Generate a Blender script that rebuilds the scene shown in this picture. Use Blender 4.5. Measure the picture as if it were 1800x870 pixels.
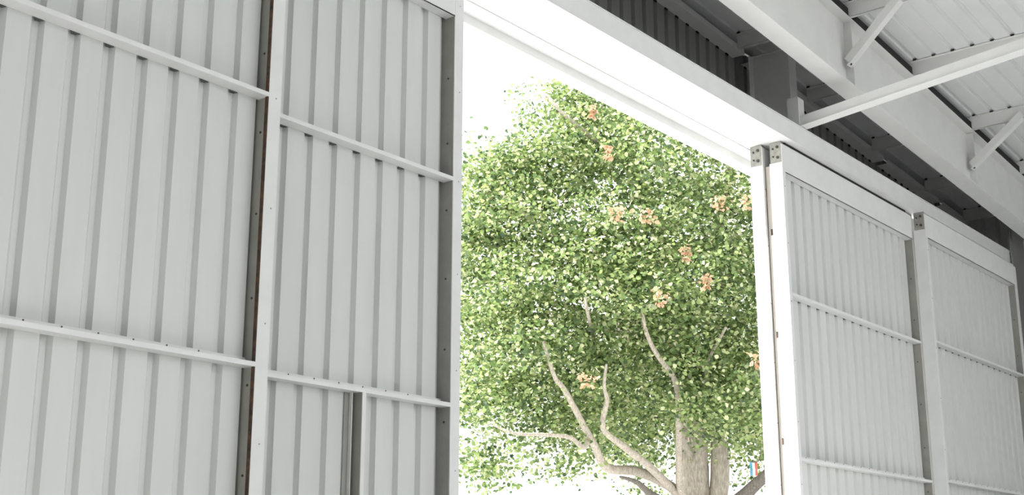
import bpy, bmesh, math, random
import numpy as np
from mathutils import Vector, Matrix, Euler

# ------------------------------------------------------------------ clear
for o in list(bpy.data.objects): bpy.data.objects.remove(o, do_unlink=True)
scene = bpy.context.scene
COL = scene.collection
EYE = 1.6                                   # camera height above the floor

# ------------------------------------------------------------------ camera
PITCH, YAW, FPX = 14.8727, 38.4872, 2296.43
pi_, ya_ = math.radians(PITCH), math.radians(YAW)
RIGHT = Vector((math.sin(ya_), -math.cos(ya_), 0))
FH = Vector((math.cos(ya_), math.sin(ya_), 0))
FWD = FH*math.cos(pi_) + Vector((0, 0, 1))*math.sin(pi_)
UPV = RIGHT.cross(FWD)
cam_d = bpy.data.cameras.new('camera'); cam = bpy.data.objects.new('camera', cam_d)
COL.objects.link(cam); scene.camera = cam
cam.matrix_world = Matrix((
    (RIGHT.x, UPV.x, -FWD.x, 0), (RIGHT.y, UPV.y, -FWD.y, 0), (RIGHT.z, UPV.z, -FWD.z, EYE), (0, 0, 0, 1)))
cam_d.sensor_fit = 'HORIZONTAL'; cam_d.sensor_width = 36
cam_d.lens = 36*FPX/1800; cam_d.clip_start = .05; cam_d.clip_end = 500

# ------------------------------------------------------------------ light, exposure
scene.view_settings.view_transform = 'Standard'
scene.view_settings.look = 'None'
scene.view_settings.gamma = 1
scene.view_settings.use_curve_mapping = False
scene.view_settings.exposure = 0.2
SKY_STRENGTH = 2.5
SUN_STRENGTH = 10.5
w = bpy.data.worlds.new('hazy_sky'); scene.world = w; w.use_nodes = True
nt = w.node_tree; nt.nodes.clear()
wo = nt.nodes.new('ShaderNodeOutputWorld'); bg = nt.nodes.new('ShaderNodeBackground')
tc = nt.nodes.new('ShaderNodeTexCoord'); ns = nt.nodes.new('ShaderNodeTexNoise'); cr = nt.nodes.new('ShaderNodeValToRGB')
ns.inputs['Scale'].default_value = 2.2; ns.inputs['Detail'].default_value = 5
cr.color_ramp.elements[0].position = .35; cr.color_ramp.elements[0].color = (.90, .95, 1, 1)
cr.color_ramp.elements[1].position = .65; cr.color_ramp.elements[1].color = (1, 1, 1, 1)
nt.links.new(tc.outputs['Generated'], ns.inputs['Vector']); nt.links.new(ns.outputs['Fac'], cr.inputs['Fac'])
nt.links.new(cr.outputs['Color'], bg.inputs['Color']); bg.inputs['Strength'].default_value = SKY_STRENGTH
nt.links.new(bg.outputs['Background'], wo.inputs['Surface'])
sd = bpy.data.lights.new('sun', 'SUN'); sd.energy = SUN_STRENGTH; sd.angle = math.radians(1.5); sd.color = (1, .975, .94)
so = bpy.data.objects.new('sun', sd); COL.objects.link(so)
SUN_DIR = Vector((-.56, .50, .68)).normalized()
so.rotation_euler = SUN_DIR.to_track_quat('Z', 'Y').to_euler(); so.location = (-10, 20, 40)

# ------------------------------------------------------------------ materials
def material(name, col, rough=.5, metal=0.0, vary=.04, scale=3.0, spec=.4, stretch=None, col2=None):
    m = bpy.data.materials.new(name); m.use_nodes = True
    n = m.node_tree; b = n.nodes['Principled BSDF']
    b.inputs['Roughness'].default_value = rough; b.inputs['Metallic'].default_value = metal
    b.inputs['Specular IOR Level'].default_value = spec
    t = n.nodes.new('ShaderNodeTexCoord'); mp = n.nodes.new('ShaderNodeMapping')
    if stretch: mp.inputs['Scale'].default_value = stretch
    ns = n.nodes.new('ShaderNodeTexNoise'); ns.inputs['Scale'].default_value = scale; ns.inputs['Detail'].default_value = 6
    r = n.nodes.new('ShaderNodeValToRGB')
    c2 = col2 or tuple(max(0, c*(1-vary*2)) for c in col)
    r.color_ramp.elements[0].position = .3; r.color_ramp.elements[0].color = (*c2, 1)
    r.color_ramp.elements[1].position = .7; r.color_ramp.elements[1].color = (*col, 1)
    n.links.new(t.outputs['Object'], mp.inputs['Vector']); n.links.new(mp.outputs['Vector'], ns.inputs['Vector'])
    n.links.new(ns.outputs['Fac'], r.inputs['Fac']); n.links.new(r.outputs['Color'], b.inputs['Base Color'])
    return m
M_FRAME = material('white_frame_paint', (.84, .84, .825), .45, vary=.03, scale=4)
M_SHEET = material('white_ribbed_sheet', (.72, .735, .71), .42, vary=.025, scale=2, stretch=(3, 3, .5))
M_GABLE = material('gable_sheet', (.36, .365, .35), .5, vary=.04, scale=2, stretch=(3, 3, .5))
M_ROOF = material('roof_sheet', (.86, .87, .87), .45, vary=.02, scale=2)
M_STEEL = material('primer_steel', (.86, .86, .84), .5, vary=.03, scale=3)
M_BOLT = material('dark_bolt', (.09, .085, .08), .5, .6)
M_ZINC = material('zinc_bracket', (.42, .41, .37), .45, .5, vary=.15, scale=14)
M_GAPSHADE = material('gap_shade_black', (.02, .02, .02), .8)  # black for strips and dots that paint shaded gaps
M_HOLESHADE = material('rib_hole_shade', (.11, .115, .11), .9)  # dark grey painting the shade in rib holes under the girts
M_LIGHTCUT = material('light_cut_grey', (.16, .165, .17), .6)  # kept dark so the unseen walls reflect less light from the left
M_WEBSHADE = material('web_shade_grey', (.36, .355, .32), .6, vary=.08, scale=5)  # darker stand-in for white paint, shade behind the flange put into the colour
M_BEIGE = material('beige_seal', (.55, .50, .45), .8)
M_RUST = material('rusty_edge', (.13, .075, .045), .9, vary=.3, scale=18, col2=(.045, .035, .03))
M_FLOOR = material('concrete_floor', (.62, .62, .61), .7, vary=.08, scale=1.2)
M_GROUND = material('outside_concrete', (.60, .605, .60), .9, vary=.08, scale=.5)
M_BARK = material('pale_bark', (.50, .45, .38), .9, vary=.2, scale=9, stretch=(3, 3, .6), col2=(.26, .22, .18))
M_BARKD = material('dark_bark', (.20, .175, .15), .9, vary=.2, scale=9, stretch=(3, 3, .6), col2=(.09, .08, .07))

def leaf_material(name, stops, trans):
    m = bpy.data.materials.new(name); m.use_nodes = True; n = m.node_tree; n.nodes.clear()
    out = n.nodes.new('ShaderNodeOutputMaterial'); g = n.nodes.new('ShaderNodeNewGeometry')
    r = n.nodes.new('ShaderNodeValToRGB'); els = r.color_ramp.elements
    els[0].position = stops[0][0]; els[0].color = (*stops[0][1], 1)
    els[1].position = stops[-1][0]; els[1].color = (*stops[-1][1], 1)
    for p, c in stops[1:-1]:
        e = els.new(p); e.color = (*c, 1)
    d = n.nodes.new('ShaderNodeBsdfPrincipled'); d.inputs['Roughness'].default_value = .45
    d.inputs['Specular IOR Level'].default_value = .5
    t = n.nodes.new('ShaderNodeBsdfTranslucent'); mx = n.nodes.new('ShaderNodeMixShader'); mx.inputs['Fac'].default_value = trans
    n.links.new(g.outputs['Random Per Island'], r.inputs['Fac'])
    n.links.new(r.outputs['Color'], d.inputs['Base Color'])
    hs = n.nodes.new('ShaderNodeHueSaturation'); hs.inputs['Hue'].default_value = .485; hs.inputs['Value'].default_value = 1.5
    n.links.new(r.outputs['Color'], hs.inputs['Color']); n.links.new(hs.outputs['Color'], t.inputs['Color'])
    n.links.new(d.outputs['BSDF'], mx.inputs[1]); n.links.new(t.outputs['BSDF'], mx.inputs[2])
    n.links.new(mx.outputs['Shader'], out.inputs['Surface'])
    return m
M_LEAF = leaf_material('green_leaf', [(0, (.04, .075, .035)), (.35, (.14, .22, .07)), (.75, (.30, .38, .14)), (1, (.62, .62, .40))], .36)
M_DRY = leaf_material('dry_leaf', [(0, (.38, .24, .14)), (.5, (.50, .34, .21)), (1, (.42, .33, .20))], .3)

# ------------------------------------------------------------------ helpers
def finish(o, smooth=False):
    if smooth:
        for p in o.data.polygons: p.use_smooth = True
    return o
def obj(name, bm, mats, parent=None, smooth=False):
    me = bpy.data.meshes.new(name)
    bmesh.ops.recalc_face_normals(bm, faces=bm.faces)
    bm.to_mesh(me); bm.free()
    for m in (mats if isinstance(mats, (list, tuple)) else [mats]): me.materials.append(m)
    o = bpy.data.objects.new(name, me); COL.objects.link(o)
    if parent is not None: o.parent = parent
    return finish(o, smooth)
def tag(o, label, cat, group=None, kind=None):
    o['label'] = label; o['category'] = cat
    if group: o['group'] = group
    if kind: o['kind'] = kind
    return o
def thing(name, loc, label, cat, group=None, kind=None):
    o = bpy.data.objects.new(name, None); o.empty_display_size = .2
    COL.objects.link(o); o.location = loc
    return tag(o, label, cat, group, kind)
def box(bm, x0, x1, y0, y1, z0, z1, mi=0):
    vs = [bm.verts.new((x, y, z)) for x in (x0, x1) for y in (y0, y1) for z in (z0, z1)]
    for f in ((0, 1, 3, 2), (4, 6, 7, 5), (0, 4, 5, 1), (2, 3, 7, 6), (0, 2, 6, 4), (1, 5, 7, 3)):
        fc = bm.faces.new([vs[i] for i in f]); fc.material_index = mi
def prism(bm, pts, axis, a0, a1, mi=0, slope=0.0):
    """closed 2-D outline swept along an axis; slope lifts z per metre of the sweep (axis x)"""
    def P(u, v, a):
        if axis == 'x': return (a, u, v + slope*(a - a0))
        if axis == 'y': return (u, a, v)
        return (u, v, a)
    A = [bm.verts.new(P(u, v, a0)) for u, v in pts]; B = [bm.verts.new(P(u, v, a1)) for u, v in pts]
    n = len(pts)
    for i in range(n):
        f = bm.faces.new((A[i], A[(i+1) % n], B[(i+1) % n], B[i])); f.material_index = mi
    f = bm.faces.new(A[::-1]); f.material_index = mi
    f = bm.faces.new(B); f.material_index = mi
def bar(bm, p, q, w, h, mi=0, up=(0, 0, 1)):
    p, q = Vector(p), Vector(q); d = (q-p).normalized(); s = d.cross(Vector(up)).normalized(); u = s.cross(d)
    vs = []
    for c in (p, q):
        for a, b in ((-1, -1), (1, -1), (1, 1), (-1, 1)): vs.append(bm.verts.new(c + s*a*w/2 + u*b*h/2))
    for f in ((3, 2, 1, 0), (4, 5, 6, 7), (0, 1, 5, 4), (1, 2, 6, 5), (2, 3, 7, 6), (3, 0, 4, 7)):
        fc = bm.faces.new([vs[i] for i in f]); fc.material_index = mi
def disc(bm, c, n, r, t, mi=0, seg=8):
    n = Vector(n).normalized(); a = n.orthogonal().normalized(); b = n.cross(a)
    A = [bm.verts.new(Vector(c) + (a*math.cos(2*math.pi*i/seg)+b*math.sin(2*math.pi*i/seg))*r) for i in range(seg)]
    B = [bm.verts.new(v.co + n*t) for v in A]
    for i in range(seg):
        f = bm.faces.new((A[i], A[(i+1) % seg], B[(i+1) % seg], B[i])); f.material_index = mi
    f = bm.faces.new(B); f.material_index = mi; f = bm.faces.new(A[::-1]); f.material_index = mi
def rib_profile(u0, u1, first, pitch, depth=.050, top=.110, bot=.046, skip=()):
    """(u, recess) polyline of a ribbed sheet seen from its inner face: flat pans, trapezoid grooves pushed outward"""
    pts = [(u0, 0)]; k = math.ceil((u0+.002-first)/pitch); i = 0
    while True:
        c = first - .006 + k*pitch; k += 1
        if c + top > u1 - .001: break
        if any(a < c < b for a, b in skip): continue
        s = (top-bot)*.64
        pts += [(c, 0), (c+s, depth), (c+s+bot, depth), (c+top, 0)]
    pts.append((u1, 0)); return pts
def sheet(bm, prof, fn, thick=.005):
    """fn(u, d, e) -> point ; d = recess, e = 0/1 which end"""
    rows = []
    for u, d in prof:
        rows.append([bm.verts.new(fn(u, d, 0)), bm.verts.new(fn(u, d, 1)), bm.verts.new(fn(u, d+thick, 0)), bm.verts.new(fn(u, d+thick, 1))])
    for a, b in zip(rows, rows[1:]):
        bm.faces.new((a[0], b[0], b[1], a[1])); bm.faces.new((a[2], a[3], b[3], b[2]))
        bm.faces.new((a[0], a[2], b[2], b[0])); bm.faces.new((a[1], b[1], b[3], a[3]))
    for r in (rows[0], rows[-1]): bm.faces.new((r[0], r[1], r[3], r[2]))
def dotted(bm, pts, n, r=.011, t=.006, mi=1):
    for p in pts: disc(bm, p, n, r, t, mi, 6)

Z = lambda v: v + EYE                        # heights below are measured from the eye

# ------------------------------------------------------------------ setting: floor, ground, walls, roof
X_END = 27.6                                 # inner face of the right-hand side wall
Y_WALL = 9.47                                # inner face of the gable sheet
ROOF = lambda x: Z(8.69 - .065*(x - 17.12))  # underside of the roof sheet
X_RIDGE = -4.0
X_LEFT = -9.0                                # unseen left side wall, closed to cut light from that side
bm = bmesh.new(); box(bm, X_LEFT, X_END, -24, 9.3, -.15, 0)
tag(obj('floor', bm, M_FLOOR), 'grey concrete floor of the open steel hall', 'floor', kind='structure')
bm = bmesh.new(); box(bm, -90, 160, -110, 140, -.3, -.16); box(bm, -90, 160, 9.3, 140, -.16, -.02)
tag(obj('ground', bm, M_GROUND), 'pale ground outside the doors under the tree', 'ground', kind='structure')
bm = bmesh.new()
prof = rib_profile(-9, 9.6, 6.767*1.07-.02, .318, depth=.034, top=.09, bot=.04)
sheet(bm, prof, lambda u, d, e: ((X_RIDGE, X_END+.3)[e], u, ROOF((X_RIDGE, X_END+.3)[e]) + d))
tag(obj('ceiling', bm, M_ROOF), 'white ribbed metal roof sheeting above the rafters', 'ceiling', kind='structure')
bm = bmesh.new()
prof = rib_profile(-24, X_RIDGE, -23.9, .32)
L0 = ROOF(X_RIDGE)
bm.verts.ensure_lookup_table()
prof = rib_profile(-9, 9.6, .1, .318)
sheet(bm, prof, lambda u, d, e: ((X_RIDGE, X_LEFT)[e], u, (L0, L0-.065*5)[e] + d))
tag(obj('ceiling', bm, M_ROOF), 'far slope of the white ribbed roof behind the viewer', 'ceiling', kind='structure')
# gable sheet above the header, one strip per run, top cut to the roof slope
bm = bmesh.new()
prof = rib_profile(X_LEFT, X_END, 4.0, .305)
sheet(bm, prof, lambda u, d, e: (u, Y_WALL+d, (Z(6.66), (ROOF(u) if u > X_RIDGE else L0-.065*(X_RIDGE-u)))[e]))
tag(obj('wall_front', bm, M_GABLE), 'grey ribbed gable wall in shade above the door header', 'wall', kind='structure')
bm = bmesh.new()
prof = rib_profile(-9, 9.6, .05, .305)
sheet(bm, prof, lambda u, d, e: (X_END+d, u, (0, ROOF(X_END))[e]))
tag(obj('wall_right', bm, M_SHEET), 'light ribbed side wall at the far right corner', 'wall', kind='structure')

bm = bmesh.new()
sheet(bm, rib_profile(-9, 9.6, .05, .305), lambda u, d, e: (X_LEFT-d, u, (0, L0-.065*5)[e]))  # unseen wall, dark so left-facing steel gets less light
tag(obj('unseen_wall_left', bm, M_LIGHTCUT), 'unseen ribbed side wall left of the viewer, dark to cut light', 'wall', kind='structure')
bm = bmesh.new()
sheet(bm, rib_profile(X_LEFT, 7.5, .05, .305), lambda u, d, e: (u, -9-d, (0, 9.8)[e]))  # unseen wall, closed and dark so light comes from back right
tag(obj('unseen_wall_back', bm, M_LIGHTCUT), 'unseen ribbed back wall behind the viewer, dark to cut light', 'wall', kind='structure')
bm = bmesh.new()
sheet(bm, rib_profile(21.0, X_END, .05, .305), lambda u, d, e: (u, -9-d, (0, 8.8)[e]))  # unseen wall, closes this end so the right leaves get less light
tag(obj('unseen_wall_back', bm, M_SHEET), 'unseen ribbed back wall right of the rear opening, added to cut light', 'wall', kind='structure')

bm = bmesh.new()
prism(bm, [(9.60, ROOF(X_RIDGE)-.35), (9.615, ROOF(X_RIDGE)-.35), (9.615, ROOF(X_RIDGE)+.07), (9.60, ROOF(X_RIDGE)+.07)], 'x', X_RIDGE, X_END+.3, slope=-.065)  # added out of view to block a sunlight leak under the roof edge
tag(obj('added_rake_trim', bm, M_FRAME), 'unseen outside rake flashing added to stop sun leaking over the gable', 'trim', kind='structure')

bm = bmesh.new()
sheet(bm, rib_profile(26.0, X_END-.005, 26.1, .305), lambda u, d, e: (u, 8.16+d, (0, Z(6.37))[e]))
tag(obj('wall_front', bm, M_SHEET), 'narrow fixed ribbed strip between the last door leaf and the corner', 'wall', kind='structure')

# ------------------------------------------------------------------ header beam over the doors
H = thing('header_beam', (12, 8.0, Z(6.38)), 'long white box header spanning above the sliding doors and opening', 'beam', kind='structure')
def hobj(name, bm, mat): 
    o = obj(name, bm, mat); o.parent = H; o.matrix_parent_inverse = Matrix.Translation((-12, -8.0, -Z(6.38))); return o
HX0, HX1 = X_LEFT, X_END - .02
bm = bmesh.new()
prism(bm, [(8.0, Z(6.385)), (8.012, Z(6.385)), (8.012, Z(6.675)), (8.0, Z(6.675))], 'x', HX0, HX1)
prism(bm, [(7.985, Z(6.38)), (8.04, Z(6.38)), (8.04, Z(6.386)), (7.985, Z(6.386))], 'x', HX0, HX1)
hobj('fascia', bm, M_FRAME)
bm = bmesh.new()
prism(bm, [(7.99, Z(6.675)), (9.46, Z(6.675)), (9.46, Z(6.69)), (7.99, Z(6.69))], 'x', HX0, HX1)
hobj('top_plate', bm, M_FRAME)
bm = bmesh.new()
prism(bm, [(8.04, Z(6.382)), (8.92, Z(6.382)), (8.92, Z(6.40)), (8.04, Z(6.40))], 'x', HX0, HX1)
hobj('soffit', bm, M_FRAME)
bm = bmesh.new()
prism(bm, [(8.92, Z(6.27)), (9.03, Z(6.27)), (9.03, Z(6.67)), (8.92, Z(6.67))], 'x', HX0, HX1)
prism(bm, [(9.03, Z(6.50)), (9.46, Z(6.50)), (9.46, Z(6.67)), (9.03, Z(6.67))], 'x', HX0, HX1)
hobj('lintel', bm, M_FRAME)
for yt in (8.70,):
    bm = bmesh.new()
    prism(bm, [(yt-.03, Z(6.366)), (yt+.03, Z(6.366)), (yt+.03, Z(6.382)), (yt-.03, Z(6.382))], 'x', HX0, HX1)
    hobj('guide_rail', bm, M_FRAME)

# ------------------------------------------------------------------ sliding door leaves
G1, G2, G3 = 4.135, 1.814, -.50
RB, RT, STOP = 5.92, 6.352, 6.06
def leaf(name, x0, x1, yf, rib_first, label, group, pitch=.3045, post=None):
    """yf = plane of the front lips"""
    yd = yf + .135                                 # inner face of the sheet
    T = thing(name, (x0, yf, 0), label, 'door', group, 'structure')
    inv = Matrix.Translation((-x0, -yf, 0))
    def part(nm, bm, mats, par=None, lab=None):
        o = obj(nm, bm, mats); o.parent = par or T; o.matrix_parent_inverse = inv if par is None else Matrix.Identity(4)
        if lab: o['label'] = lab
        return o
    bm = bmesh.new()
    sheet(bm, rib_profile(x0+.01, x1-.01, rib_first, pitch), lambda u, d, e: (u, yd+d, (.05, Z(RB)+.30)[e]))
    part('ribbed_panel', bm, M_SHEET)
    # left stile: web faces left, short front flange
    zt = Z(STOP)
    bm = bmesh.new()
    box(bm, x0, x0+.012, yf, yf+.205, .04, zt); box(bm, x0+.012, x0+.085, yf, yf+.010, .04, zt)
    box(bm, x0+.012, x0+.085, yf+.195, yf+.205, .04, zt)
    for k in range(9): dotted(bm, [(x0+.05, yf, .5+.85*k)], (0, -1, 0), .009, .004)
    part('stile', bm, [M_FRAME, M_ZINC])
    # right stile: channel opening to the right; web seen from the left
    bm = bmesh.new()
    xw = x1 - .135
    box(bm, xw, xw+.010, yf+.010, yf+.195, .04, zt+.25, 3); box(bm, xw, x1, yf, yf+.010, .04, zt+.25)  # web coloured darker to paint the shade behind the flange
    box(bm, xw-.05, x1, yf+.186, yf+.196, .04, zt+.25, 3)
    for k in range(11): dotted(bm, [(xw, yf+.085, .35+.72*k)], (-1, 0, 0), .011, .006)
    for k in range(8): dotted(bm, [(x1-.055, yf, .8+.98*k)], (0, -1, 0), .007, .003, 2)
    st = part('stile', bm, [M_FRAME, M_BOLT, M_ZINC, M_WEBSHADE])
    if name == 'door_4':
      bm = bmesh.new(); box(bm, x0+.03, x0+.045, yf+.205, yf+.285, .04, zt-.02)
      for k in (1.55, 2.35, 3.6, 5.1, 6.6): box(bm, x0+.026, x0+.03, yf+.22, yf+.25, k, k+.09, 1)
      part('edge_seal', bm, [M_BEIGE, M_RUST], lab='beige edge strip with rusty fixings')
    if name == 'door_1':
      bm = bmesh.new(); box(bm, xw-.012, xw, yf+.002, yf+.034, .04, zt+.25)
      part('edge_seal', bm, M_RUST, st, 'dark rusty brown strip down the edge')
    # girts: front lip up, horizontal web, back flange up with screws
    for g in (G1, G2, G3):
        bm = bmesh.new(); z = Z(g)
        xa, xb = x0+.085, xw
        box(bm, xa, xb, yf+.001, yf+.006, z-.040, z)
        box(bm, xa, xb, yf+.006, yd-.006, z-.040, z-.034)
        box(bm, xa, xb, yd-.006, yd-.001, z-.040, z+.048)
        n = int((xb-xa)/.3045)
        dotted(bm, [(xa+.1+.3045*k, yd-.006, z+.036) for k in range(n)], (0, -1, 0), .007, .004)
        for u, d in rib_profile(x0+.01, x1-.01, rib_first, pitch)[1:-1:4]:
            if u > xb-.1 or g != G1: continue
            prism(bm, [(u+.014, yd), (u+.045, yd+.038), (u+.085, yd+.038), (u+.100, yd)], 'z', z-.047, z-.036, 2)  # dark pieces paint the shaded holes where grooves pass the girt
        part('girt', bm, [M_FRAME, M_BOLT, M_HOLESHADE])
    bm = bmesh.new()
    box(bm, xa-.08, xb, yf+.002, yf+.010, Z(RB), Z(RT)); box(bm, xa-.08, xb, yf+.002, yd-.002, Z(RB), Z(RB)+.008)
    box(bm, xa-.08, xb, yf+.002, yd-.002, Z(RT)-.008, Z(RT))
    rail = part('top_rail', bm, M_FRAME)
    if name == 'door_4':
        bm = bmesh.new(); box(bm, xa+.02, xb-.25, yf-.004, yf+.03, Z(RT), Z(RT)+.026)  # black strip paints the dark gap between rail and soffit
        part('rail_gap_shade', bm, M_GAPSHADE, rail, 'thin black strip painting the dark gap above the rail')
    bm = bmesh.new()
    box(bm, xa, xb, yf+.002, yd-.002, .05, .25); part('bottom_rail', bm, M_FRAME)
    if post:
        bm = bmesh.new(); zz = Z(G2)-.04
        box(bm, post, post+.008, yf+.006, yd-.004, .25, zz, 1); box(bm, post+.008, post+.055, yf+.004, yf+.012, .25, zz)  # post web and back darkened to paint shade
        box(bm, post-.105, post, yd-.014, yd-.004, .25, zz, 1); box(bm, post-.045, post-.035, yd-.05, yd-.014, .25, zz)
        part('door_post', bm, [M_FRAME, M_WEBSHADE])
    # hangers at both top corners
    for xc in (x0+.004, x1-.09):
        bm = bmesh.new()
        box(bm, xc, xc+.012, yf+.01, yf+.19, Z(STOP), Z(6.375))
        box(bm, xc+.012, xc+.08, yf+.085, yf+.097, Z(STOP), Z(6.378))
        for zz in (.08, .24): disc(bm, (xc, yf+.07, Z(STOP)+zz), (-1, 0, 0), .022, .014, 1)
        for zz in (.10, .22): disc(bm, (xc, yf+.14, Z(STOP)+zz), (-1, 0, 0), .014, .014, 1)
        box(bm, xc+.012, xc+.03, yf+.03, yf+.045, Z(STOP), Z(6.378), 1)
        part('hanger', bm, [M_ZINC, M_BOLT], lab='greyish bolted hanger bracket')
    return T
gL, gR = 'sliding door leaves left of the opening', 'sliding door leaves right of the opening'
leaf('door_1', 2.25, 7.00, 8.10, 4.714, 'leftmost large white ribbed sliding door leaf, filling the left quarter', gL)
leaf('door_2', 4.98, 9.735, 8.40, 5.52, 'white ribbed door leaf forming the left edge of the opening', gL, pitch=.3085, post=8.385)
leaf('door_3', 16.47, 21.20, 8.42, 16.7, 'narrow white door edge right beside the tree, leaf stacked behind the next one', gR)
leaf('door_4', 16.50, 21.45, 8.12, 16.72, 'white ribbed door leaf just right of the opening, in front of the stacked leaf', gR)
leaf('door_5', 21.30, 26.05, 7.88, 21.52, 'rightmost white ribbed door leaf, shaded, near the corner', gR)

# ------------------------------------------------------------------ roof framing
RAF_T = lambda x: Z(8.46 - .065*(x-17.12))
RAF_B = lambda x: Z(7.34 - .055*(x-17.12))
def rafter(y0, y1, label):
    yc = (y0+y1)/2; xa, xb = X_RIDGE+.5, X_END-.25
    T = thing('steel_rafter', (17.12, yc, RAF_B(17.12)), label, 'rafter', 'steel rafters under the roof')
    inv = Matrix.Translation((-17.12, -yc, -RAF_B(17.12)))
    def part(nm, bm):
        o = obj(nm, bm, M_STEEL); o.parent = T; o.matrix_parent_inverse = inv
    def plate(bm, ya, yb, f0, f1):
        vs = [bm.verts.new((x, y, z(x))) for x in (xa, xb) for y in (ya, yb) for z in (f0, f1)]
        for f in ((0, 1, 3, 2), (4, 6, 7, 5), (0, 4, 5, 1), (2, 3, 7, 6), (0, 2, 6, 4), (1, 5, 7, 3)): bm.faces.new([vs[i] for i in f])
    bm = bmesh.new(); plate(bm, y0, y1, RAF_B, lambda x: RAF_B(x)+.018); part('bottom_flange', bm)
    bm = bmesh.new(); plate(bm, y0, y1, lambda x: RAF_T(x)-.018, RAF_T); part('top_flange', bm)
    bm = bmesh.new(); plate(bm, yc-.006, yc+.006, lambda x: RAF_B(x)+.018, lambda x: RAF_T(x)-.018); part('web', bm)
    xs_ = [12.35, 14.9, 17.42, 19.87, 22.57, 25.15, 27.3]
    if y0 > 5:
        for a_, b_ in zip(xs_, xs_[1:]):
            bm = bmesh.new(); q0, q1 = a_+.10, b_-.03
            vs = [bm.verts.new((x, y, RAF_T(x)+z)) for x in (q0, q1) for y in (y0+.002, y0+.03) for z in (.001, .13)]  # black strip paints the shadow slit between top flange and roof
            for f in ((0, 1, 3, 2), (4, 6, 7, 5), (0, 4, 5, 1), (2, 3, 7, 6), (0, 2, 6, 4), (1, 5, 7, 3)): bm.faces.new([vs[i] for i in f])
            o = obj('gap_shade_strip', bm, M_GAPSHADE); o.parent = T; o.matrix_parent_inverse = inv; o['label'] = 'thin black strip painting the shaded slit along the top flange'
    for xs in (12.6, 17.52, 22.65):
        bm = bmesh.new()
        for ya, yb in ((y0+.03, yc-.006), (yc+.006, y1-.03)):
            box(bm, xs, xs+.014, ya, yb, RAF_B(xs)+.02, RAF_T(xs)-.03)
        part('stiffener', bm)
    return T
rafter(7.33, 7.65, 'large tapered white steel rafter crossing the upper right, nearest the gable wall')
rafter(-.2, .12, 'white steel rafter further back inside the hall, behind the viewer')

PX = [(12.35, 'first'), (14.9, ''), (17.42, ''), (19.87, ''), (22.57, ''), (25.15, ''), (27.3, '')]
PLAB = ['white roof purlin over the left leaf edge, above the frame',
        'white roof purlin above the header left of the post',
        'upper white purlin, joined by the upper diagonal brace',
        'middle white purlin, met by the long horizontal strut',
        'lower white purlin, joined by the lower diagonal brace',
        'short visible white purlin at the right picture edge, below the lower brace',
        'white eave purlin at the side wall corner']
for (px, _), lb in zip(PX, PLAB):
    bm = bmesh.new(); zt = ROOF(px) - .004; zb = RAF_T(px) + .002
    t = .004
    prism(bm, [(px, zb), (px+t, zb), (px+t, zt), (px, zt)], 'y', -8.8, 9.24)
    prism(bm, [(px, zb), (px+.07, zb), (px+.07, zb+t), (px, zb+t)], 'y', -8.8, 9.24)
    prism(bm, [(px+.066, zb+t), (px+.07, zb+t), (px+.07, zb+.022), (px+.066, zb+.022)], 'y', -8.8, 9.24)
    prism(bm, [(px-.065, zt-t), (px, zt-t), (px, zt), (px-.065, zt)], 'y', -8.8, 9.24)
    for k in range(0, 52):
        yy = 6.767*1.07-.02 + .318*(k-45)
        if not (-3 < yy < 9.2): continue
        box(bm, px-.080, px-.066, yy+.020, yy+.070, zt-.004, zt+.018, 1)  # black dots paint the shaded rib holes along the purlin
    tag(obj('roof_purlin', bm, [M_STEEL, M_GAPSHADE]), lb, 'purlin', 'roof purlins')
# flange braces from the rafter web up to the purlins
for (p, q, lb) in (((17.44, 7.40, Z(7.66)), (17.38, 6.50, Z(8.45)), 'upper short diagonal white brace from rafter web up to purlin'),
                   ((22.57, 7.40, Z(7.36)), (22.53, 6.42, Z(8.10)), 'lower short diagonal white brace at the right edge')):
    T = thing('flange_brace', p, lb, 'brace', 'diagonal braces under the purlins')
    inv = Matrix.Translation(-Vector(p))
    bm = bmesh.new(); bar(bm, p, q, .15, .008); bar(bm, Vector(p)+Vector((-.07, 0, .065)), Vector(q)+Vector((-.07, 0, .065)), .008, .125)
    o = obj('angle_bar', bm, M_STEEL, T); o.matrix_parent_inverse = inv
    bm = bmesh.new(); disc(bm, Vector(p)+Vector((-.01, -.04, .02)), (-1, 0, 0), .016, .012)
    o = obj('bolt', bm, M_BOLT, T); o.matrix_parent_inverse = inv
# long strut from the header up through the hall
T = thing('wind_strut', (17.0, 8.0, Z(6.69)), 'long white strut rising from the header bracket past the rafter to the right', 'strut')
inv = Matrix.Translation((-17.0, -8.0, -Z(6.69)))
A, B = Vector((17.03, 8.02, Z(6.79))), Vector((17.0, .20, Z(7.60)))
bm = bmesh.new(); bar(bm, A, B, .15, .15); bar(bm, A+Vector((.0, 0, -.082)), B+Vector((.0, 0, -.082)), .20, .012)
o = obj('square_tube', bm, M_STEEL, T); o.matrix_parent_inverse = inv
bm = bmesh.new(); box(bm, 16.93, 17.12, 8.02, 8.035, Z(6.692), Z(7.17)); box(bm, 16.93, 16.945, 8.035, 8.2, Z(6.692), Z(7.17))
o = obj('end_bracket', bm, M_STEEL, T); o.matrix_parent_inverse = inv

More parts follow.
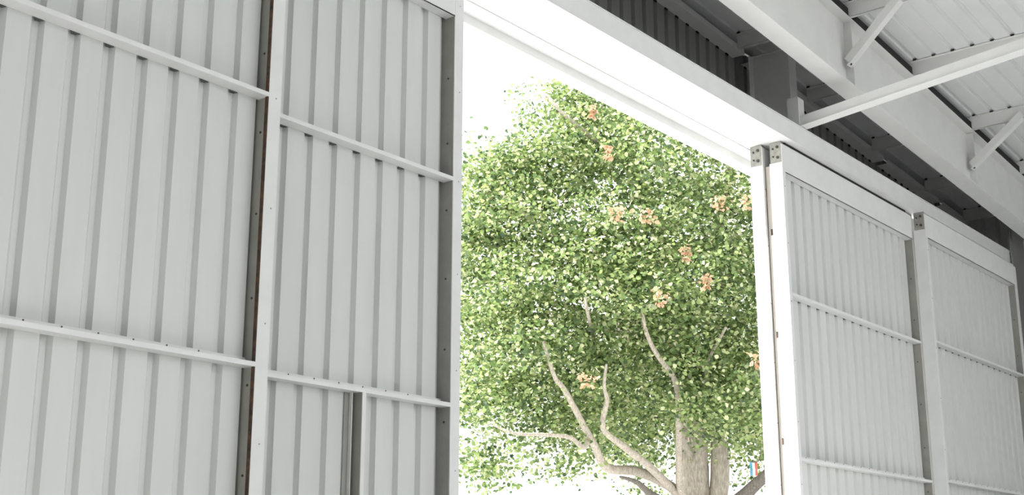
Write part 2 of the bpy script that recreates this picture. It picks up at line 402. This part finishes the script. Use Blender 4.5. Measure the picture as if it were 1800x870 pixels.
# gable post
T = thing('gable_post', (17.84, 8.9, Z(6.69)), 'short steel post standing on the header against the dark gable wall', 'post')
inv = Matrix.Translation((-17.84, -8.9, -Z(6.69)))
for nm, b in (('web', (17.835, 17.847, 8.59, 9.19)), ('inner_flange', (17.84, 18.10, 8.575, 8.59)), ('outer_flange', (17.70, 17.98, 9.19, 9.205))):
    bm = bmesh.new(); box(bm, *b, Z(6.692), Z(8.40)); o = obj(nm, bm, M_STEEL, T); o.matrix_parent_inverse = inv
bm = bmesh.new(); box(bm, 17.80, 18.1, 8.56, 9.22, Z(8.40), Z(8.415)); o = obj('cap_plate', bm, M_STEEL, T); o.matrix_parent_inverse = inv
# corner post
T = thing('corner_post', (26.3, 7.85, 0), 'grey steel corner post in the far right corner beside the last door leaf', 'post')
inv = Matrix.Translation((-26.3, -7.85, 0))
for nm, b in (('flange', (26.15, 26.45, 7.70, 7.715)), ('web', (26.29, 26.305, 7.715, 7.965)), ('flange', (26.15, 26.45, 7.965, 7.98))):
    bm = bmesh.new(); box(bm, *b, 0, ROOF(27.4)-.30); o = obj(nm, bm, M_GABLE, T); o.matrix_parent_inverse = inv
# rake channels along the top of the gable sheet, one per bay
RK = [(9.0, 17.66, 'rake channel on the gable top, upper left of the gable post'),
      (17.95, 23.12, 'rake channel on the gable top, right of the gable post below the strut'),
      (23.30, 25.90, 'rake channel on the gable top, middle piece in the dark gap'),
      (26.10, 27.55, 'rake channel on the gable top, last piece near the corner')]
for xa, xb, lb in RK:
    bm = bmesh.new()
    zz = ROOF(xa) - .235 - .0
    prism(bm, [(9.25, zz), (9.256, zz), (9.256, zz+.10), (9.25, zz+.10)], 'x', xa, xb, slope=-.065)
    prism(bm, [(9.256, zz), (9.468, zz), (9.468, zz+.005), (9.256, zz+.005)], 'x', xa, xb, slope=-.065)
    k0 = math.ceil((xa-4.0)/.305)
    for k in range(k0, 400):
        u = 4.0+.305*k
        if u+.1 > xb: break
        zc = zz-.065*(u-xa)
        box(bm, u+.015, u+.085, 9.452, 9.468, zc-.03, zc-.001, 1)  # black dots paint the shaded rib holes along the channel
    tag(obj('rake_channel', bm, [M_FRAME, M_GAPSHADE]), lb, 'channel', 'rake channels along the gable')

# ------------------------------------------------------------------ the tree outside
def pt(x, y, depth):
    d = RIGHT*((x-900)/FPX) - UPV*((y-435)/FPX) + FWD
    return d*depth + Vector((0, 0, EYE))
rng = random.Random(7); nrg = np.random.default_rng(11)
TD = 34.0
base = pt(1240, 870, TD); base.z = -.02
TREE = thing('shade_tree', base, 'tall leafy green tree with pale branches seen through the opening', 'tree')
tinv = Matrix.Translation(-base)
def tube(bm, pts, r0, r1, seg=9, wob=.05):
    P = [Vector(p) for p in pts]
    # resample smoothly (Catmull-Rom)
    S = []
    for i in range(len(P)-1):
        p0 = P[max(i-1, 0)]; p1 = P[i]; p2 = P[i+1]; p3 = P[min(i+2, len(P)-1)]
        for k in range(5):
            t = k/5
            S.append(.5*((2*p1)+(-p0+p2)*t+(2*p0-5*p1+4*p2-p3)*t*t+(-p0+3*p1-3*p2+p3)*t**3))
    S.append(P[-1]); rings = []
    for i, c in enumerate(S):
        d = (S[min(i+1, len(S)-1)]-S[max(i-1, 0)]).normalized()
        a = d.cross(Vector((.3, 1, .2))).normalized(); b = d.cross(a)
        r = (r0+(r1-r0)*i/(len(S)-1))
        rings.append([bm.verts.new(c+(a*math.cos(2*math.pi*j/seg)+b*math.sin(2*math.pi*j/seg))*r*(1+rng.uniform(-wob, wob))) for j in range(seg)])
    for A_, B_ in zip(rings, rings[1:]):
        for j in range(seg): bm.faces.new((A_[j], A_[(j+1) % seg], B_[(j+1) % seg], B_[j]))
    bm.faces.new(rings[0][::-1]); bm.faces.new(rings[-1])
def tpart(nm, pts, r0, r1, mat=None, seg=9):
    bm = bmesh.new(); tube(bm, pts, r0, r1, seg)
    o = obj(nm, bm, mat or M_BARK, TREE, True); o.matrix_parent_inverse = tinv; return o
# trunk: swelling base that forks into two stems
bm = bmesh.new()
b0 = Vector(base)
tube(bm, [b0+Vector((0, 0, -.1)), b0+Vector((0, 0, 1.2)), pt(1238, 900, TD)], .80, .62, 14, .09)
tube(bm, [pt(1232, 950, TD), pt(1222, 860, TD), pt(1221, 765, TD), pt(1205, 680, TD+.2), pt(1188, 570, TD+.5), pt(1180, 480, TD+.4), pt(1150, 380, TD+.2), pt(1112, 300, TD-.6), pt(1098, 225, TD-.6), pt(1080, 110, TD), pt(1090, 0, TD)], .40, .04, 12, .07)
tube(bm, [pt(1250, 950, TD), pt(1265, 850, TD-.1), pt(1263, 765, TD), pt(1256, 660, TD+.3), pt(1240, 520, TD+.3), pt(1262, 400, TD), pt(1290, 260, TD), pt(1300, 120, TD)], .29, .04, 12, .07)
o = obj('trunk', bm, M_BARK, TREE, True); o.matrix_parent_inverse = tinv
NB = TD-3.0
tpart('branch', [pt(1205, 880, TD-.6), pt(1194, 845, TD-1.6), pt(1193, 727, TD-3), pt(1186, 668, TD-3.6), pt(1154, 622, TD-4), pt(1136, 583, TD-4.3), pt(1128, 540, TD-4.4)], .10, .035)
tpart('branch', [pt(1215, 900, TD-.4), pt(1182, 858, TD-1.2), pt(1122, 829, TD-2.2), pt(1067, 822, TD-3), pt(1046, 785, TD-3.6), pt(1025, 746, TD-4), pt(993, 686, TD-4.4), pt(975, 662, TD-4.6), pt(955, 600, TD-4.8)], .15, .035)
tpart('branch', [pt(1180, 858, TD-1.4), pt(1140, 819, TD-2.6), pt(1094, 783, TD-3.6), pt(1060, 752, TD-4), pt(1067, 704, TD-4.2), pt(1062, 680, TD-4.3), pt(1066, 640, TD-4.4)], .11, .03)
tpart('branch', [pt(1035, 772, TD-3.8), pt(1025, 787, TD-4.2), pt(1002, 769, TD-4.6), pt(956, 764, TD-5), pt(905, 762, TD-5.3), pt(870, 748, TD-5.4)], .065, .025)
tpart('branch', [pt(1215, 800, TD-.3), pt(1200, 769, TD-1.8), pt(1218, 752, TD-2.3), pt(1234, 740, TD-2.6)], .07, .035)
tpart('branch', [pt(1262, 745, TD), pt(1269, 723, TD-2), pt(1241, 727, TD-2.8), pt(1241, 654, TD-3), pt(1246, 631, TD-3.2), pt(1260, 605, TD-3.4), pt(1276, 575, TD-3.6)], .07, .028)
tpart('branch', [pt(1225, 905, TD-.2), pt(1150, 872, TD-1.5), pt(1120, 848, TD-2.5), pt(1090, 838, TD-3)], .13, .03, M_BARKD)
tpart('branch', [pt(1240, 925, TD), pt(1300, 878, TD-1), pt(1350, 832, TD-2), pt(1420, 770, TD-2.5), pt(1500, 690, TD-2.5)], .22, .05, M_BARKD)
tpart('branch', [pt(1045, 600, TD-1.5), pt(1035, 560, TD-4.5), pt(1028, 520, TD-4.9)], .05, .03)
tpart('branch', [pt(1110, 300, TD-.5), pt(1050, 250, TD-2), pt(990, 200, TD-3), pt(960, 165, TD-3)], .09, .02)
tpart('branch', [pt(1188, 560, TD), pt(1060, 470, TD-1.5), pt(950, 400, TD-3), pt(870, 330, TD-3)], .13, .025)
tpart('branch', [pt(1190, 640, TD), pt(1060, 560, TD+1), pt(930, 520, TD+.5), pt(840, 480, TD)], .12, .025)
tpart('branch', [pt(1245, 520, TD), pt(1350, 420, TD), pt(1450, 330, TD)], .13, .03)

# leaves: clumps scattered in the crown volume, each clump a spray of folded leaves
# crown outline as big lobes: (px, py, radius px, depth offset, number of clumps)
LOBES = [(1040, 235, 95, -1.5, 70), (1150, 170, 120, 0, 80), (960, 300, 90, -2.0, 64), (880, 345, 78, -2.2, 48), (1120, 330, 130, -2.5, 105),
         (1270, 330, 130, -1, 105), (850, 450, 70, -1.5, 46), (930, 450, 110, -3.2, 86), (1060, 480, 120, -3.6, 105), (1200, 480, 130, -2.8, 105), (1310, 500, 110, -1.2, 80),
         (850, 560, 70, -1.5, 50), (920, 600, 100, -3.4, 76), (1050, 620, 110, -2.6, 74), (1180, 610, 110, -1.6, 64), (1300, 640, 100, -.8, 70),
         (840, 680, 65, -1.5, 40), (900, 720, 85, -3, 46), (1000, 730, 90, -2.4, 42), (1110, 720, 80, 0, 34), (1230, 720, 100, 2.4, 46), (1330, 740, 70, 0, 34),
         (1000, 800, 50, -3, 10), (1110, 780, 60, -.5, 22), (845, 800, 50, -2.2, 15), (870, 838, 34, -2.4, 7), (1320, 820, 40, 1, 10), (1150, 680, 150, 3.8, 130), (1300, 700, 120, 3.4, 90), (1000, 670, 120, 3, 80), (1080, 770, 70, 3, 20), (1235, 712, 48, -3.6, 26), (1290, 700, 50, -3, 22), (1240, 690, 70, -2.2, 34), (1230, 620, 90, -3, 40), (1300, 740, 50, -2, 20), (860, 290, 50, -1.5, 22), (840, 400, 45, -1.5, 22), (1000, 190, 50, -1, 22), (1140, 860, 40, 1.5, 5),
         (1190, 40, 150, 0, 60), (1330, 150, 150, 0, 70), (1450, 320, 150, 0, 70), (1470, 520, 150, 0, 70), (1440, 700, 120, 0, 40), (1150, 420, 170, 3.2, 70), (1050, 560, 150, 2.5, 60), (1300, 560, 130, 3, 60)]
cent = []; size = []
for (cx, cy, r, dz, n) in LOBES:
    for _ in range(int(n*1.0)):
        v = nrg.normal(size=3); v /= np.linalg.norm(v); rr = nrg.random()**(1/2.2)
        p = pt(cx + v[0]*rr*r, cy + v[1]*rr*r, TD+dz + v[2]*rr*r/FPX*TD*1.25)
        cent.append(p); size.append(nrg.uniform(.28, .55))
def leaf_mesh(name, cent, size, per, mat, ls=(.075, .125), parent=None, inv=None, droop=.25):
    N = len(cent)*per
    C = np.repeat(np.array([tuple(c) for c in cent]), per, axis=0)
    S = np.repeat(np.array(size), per)[:, None]
    pos = C + nrg.normal(size=(N, 3))*S*np.array([1, 1, .34])
    nor = nrg.normal(size=(N, 3))*.75 + np.array([-.15, -.1, .9]); nor /= np.linalg.norm(nor, axis=1)[:, None]
    dr = nrg.normal(size=(N, 3)); dr[:, 2] -= droop
    dr -= (dr*nor).sum(1)[:, None]*nor; dr /= np.linalg.norm(dr, axis=1)[:, None]
    sd_ = np.cross(nor, dr); L = nrg.uniform(*ls, size=(N, 1))
    shape = [(0, 0, 0), (-.42, .30, .10), (-.34, .68, .12), (0, 1, 0), (.34, .68, .12), (.42, .30, .10)]
    V = np.stack([pos + L*(sd_*a + dr*b + nor*c) for a, b, c in shape], axis=1).reshape(-1, 3)
    idx = np.arange(N)[:, None]*6
    Fq = np.concatenate([idx+np.array([[0, 3, 2, 1]]), idx+np.array([[0, 5, 4, 3]])], axis=1).reshape(-1, 4)
    me = bpy.data.meshes.new(name)
    me.vertices.add(len(V)); me.vertices.foreach_set('co', V.astype(np.float32).ravel())
    me.loops.add(Fq.size); me.loops.foreach_set('vertex_index', Fq.astype(np.int32).ravel())
    me.polygons.add(len(Fq)); me.polygons.foreach_set('loop_start', np.arange(0, Fq.size, 4, dtype=np.int32))
    me.update(calc_edges=True); me.materials.append(mat)
    o = bpy.data.objects.new(name, me); COL.objects.link(o)
    if parent: o.parent = parent; o.matrix_parent_inverse = inv
    return o
leaf_mesh('foliage', cent, size, 52, M_LEAF, ls=(.08, .135), parent=TREE, inv=tinv)
for (x, y, r) in ((1030, 662, .16), (1082, 368, .13), (1136, 374, .12), (1263, 352, .12), (1312, 350, .15), (1158, 518, .12), (1330, 628, .10), (1070, 262, .08), (1040, 190, .08), (1205, 440, .08), (1240, 490, .08)):
    o = leaf_mesh('dry_leaf_cluster', [pt(x, y-4, TD-6.6), pt(x+2, y+5, TD-6.5), pt(x+1, y+14, TD-6.5)], [r*.8, r*.7, r*.5], 13, M_DRY, parent=TREE, inv=tinv, ls=(.07, .12), droop=2.2)
    o['label'] = 'orange brown dried leaf cluster'
# distant tree top just showing at the upper left of the crown
fb = pt(765, 870, 60); fb.z = -.02
FT = thing('distant_tree', fb, 'faint distant treetop peeking above the left shoulder of the big tree', 'tree')
finv = Matrix.Translation(-fb)
bm = bmesh.new(); tube(bm, [fb, pt(780, 600, 60), pt(850, 380, 60), pt(912, 230, 60)], .25, .02); o = obj('trunk', bm, M_BARKD, FT, True); o.matrix_parent_inverse = finv
fc = [pt(912+rng.gauss(0, 9), y, 60+rng.uniform(-1, 1)) for y in range(150, 300, 6)] + [pt(840+rng.gauss(0, 45), y, 60+rng.uniform(-3, 3)) for y in range(330, 700, 4)]
leaf_mesh('foliage', fc, [.3]*25+[.8]*(len(fc)-25), 26, M_LEAF, ls=(.10, .16), parent=FT, inv=finv)
# small three-coloured flag hanging right of the trunk
M_RED = material('flag_red', (.62, .12, .10), .8); M_WHT = material('flag_white', (.8, .8, .8), .8); M_TEAL = material('flag_teal', (.08, .30, .38), .8)
fp = pt(1325, 824, TD-3); D = RIGHT
F_ = thing('striped_flag', (fp.x, fp.y, fp.z), 'tiny teal, white and red striped flag hanging right of the trunk', 'flag')
ginv = Matrix.Translation(-fp)
bm = bmesh.new()
for i in range(3):
    for k in range(6):
        u0 = (-.09+.06*i); u1 = u0+.06; z0 = .16-.32*k/6; z1 = z0-.32/6
        o0 = FH*(.02*math.sin(k*1.1+i)); o1 = FH*(.02*math.sin((k+1)*1.1+i)); n_ = FH*.004
        q = [fp+D*u0+o0+Vector((0, 0, z0)), fp+D*u1+o0+Vector((0, 0, z0)), fp+D*u1+o1+Vector((0, 0, z1)), fp+D*u0+o1+Vector((0, 0, z1))]
        f = bm.faces.new([bm.verts.new(v) for v in q]); f.material_index = i
        f = bm.faces.new([bm.verts.new(v+n_) for v in q[::-1]]); f.material_index = i
o = obj('cloth', bm, [M_TEAL, M_WHT, M_RED], F_); o.matrix_parent_inverse = ginv
bm = bmesh.new(); tube(bm, [fp+Vector((0, 0, .17))-D*.1, fp+Vector((0, 0, .18))+D*.12, fp+Vector((0, 0, .5))+D*.2], .012, .012, 6); o = obj('rod', bm, M_BARKD, F_, True); o.matrix_parent_inverse = ginv
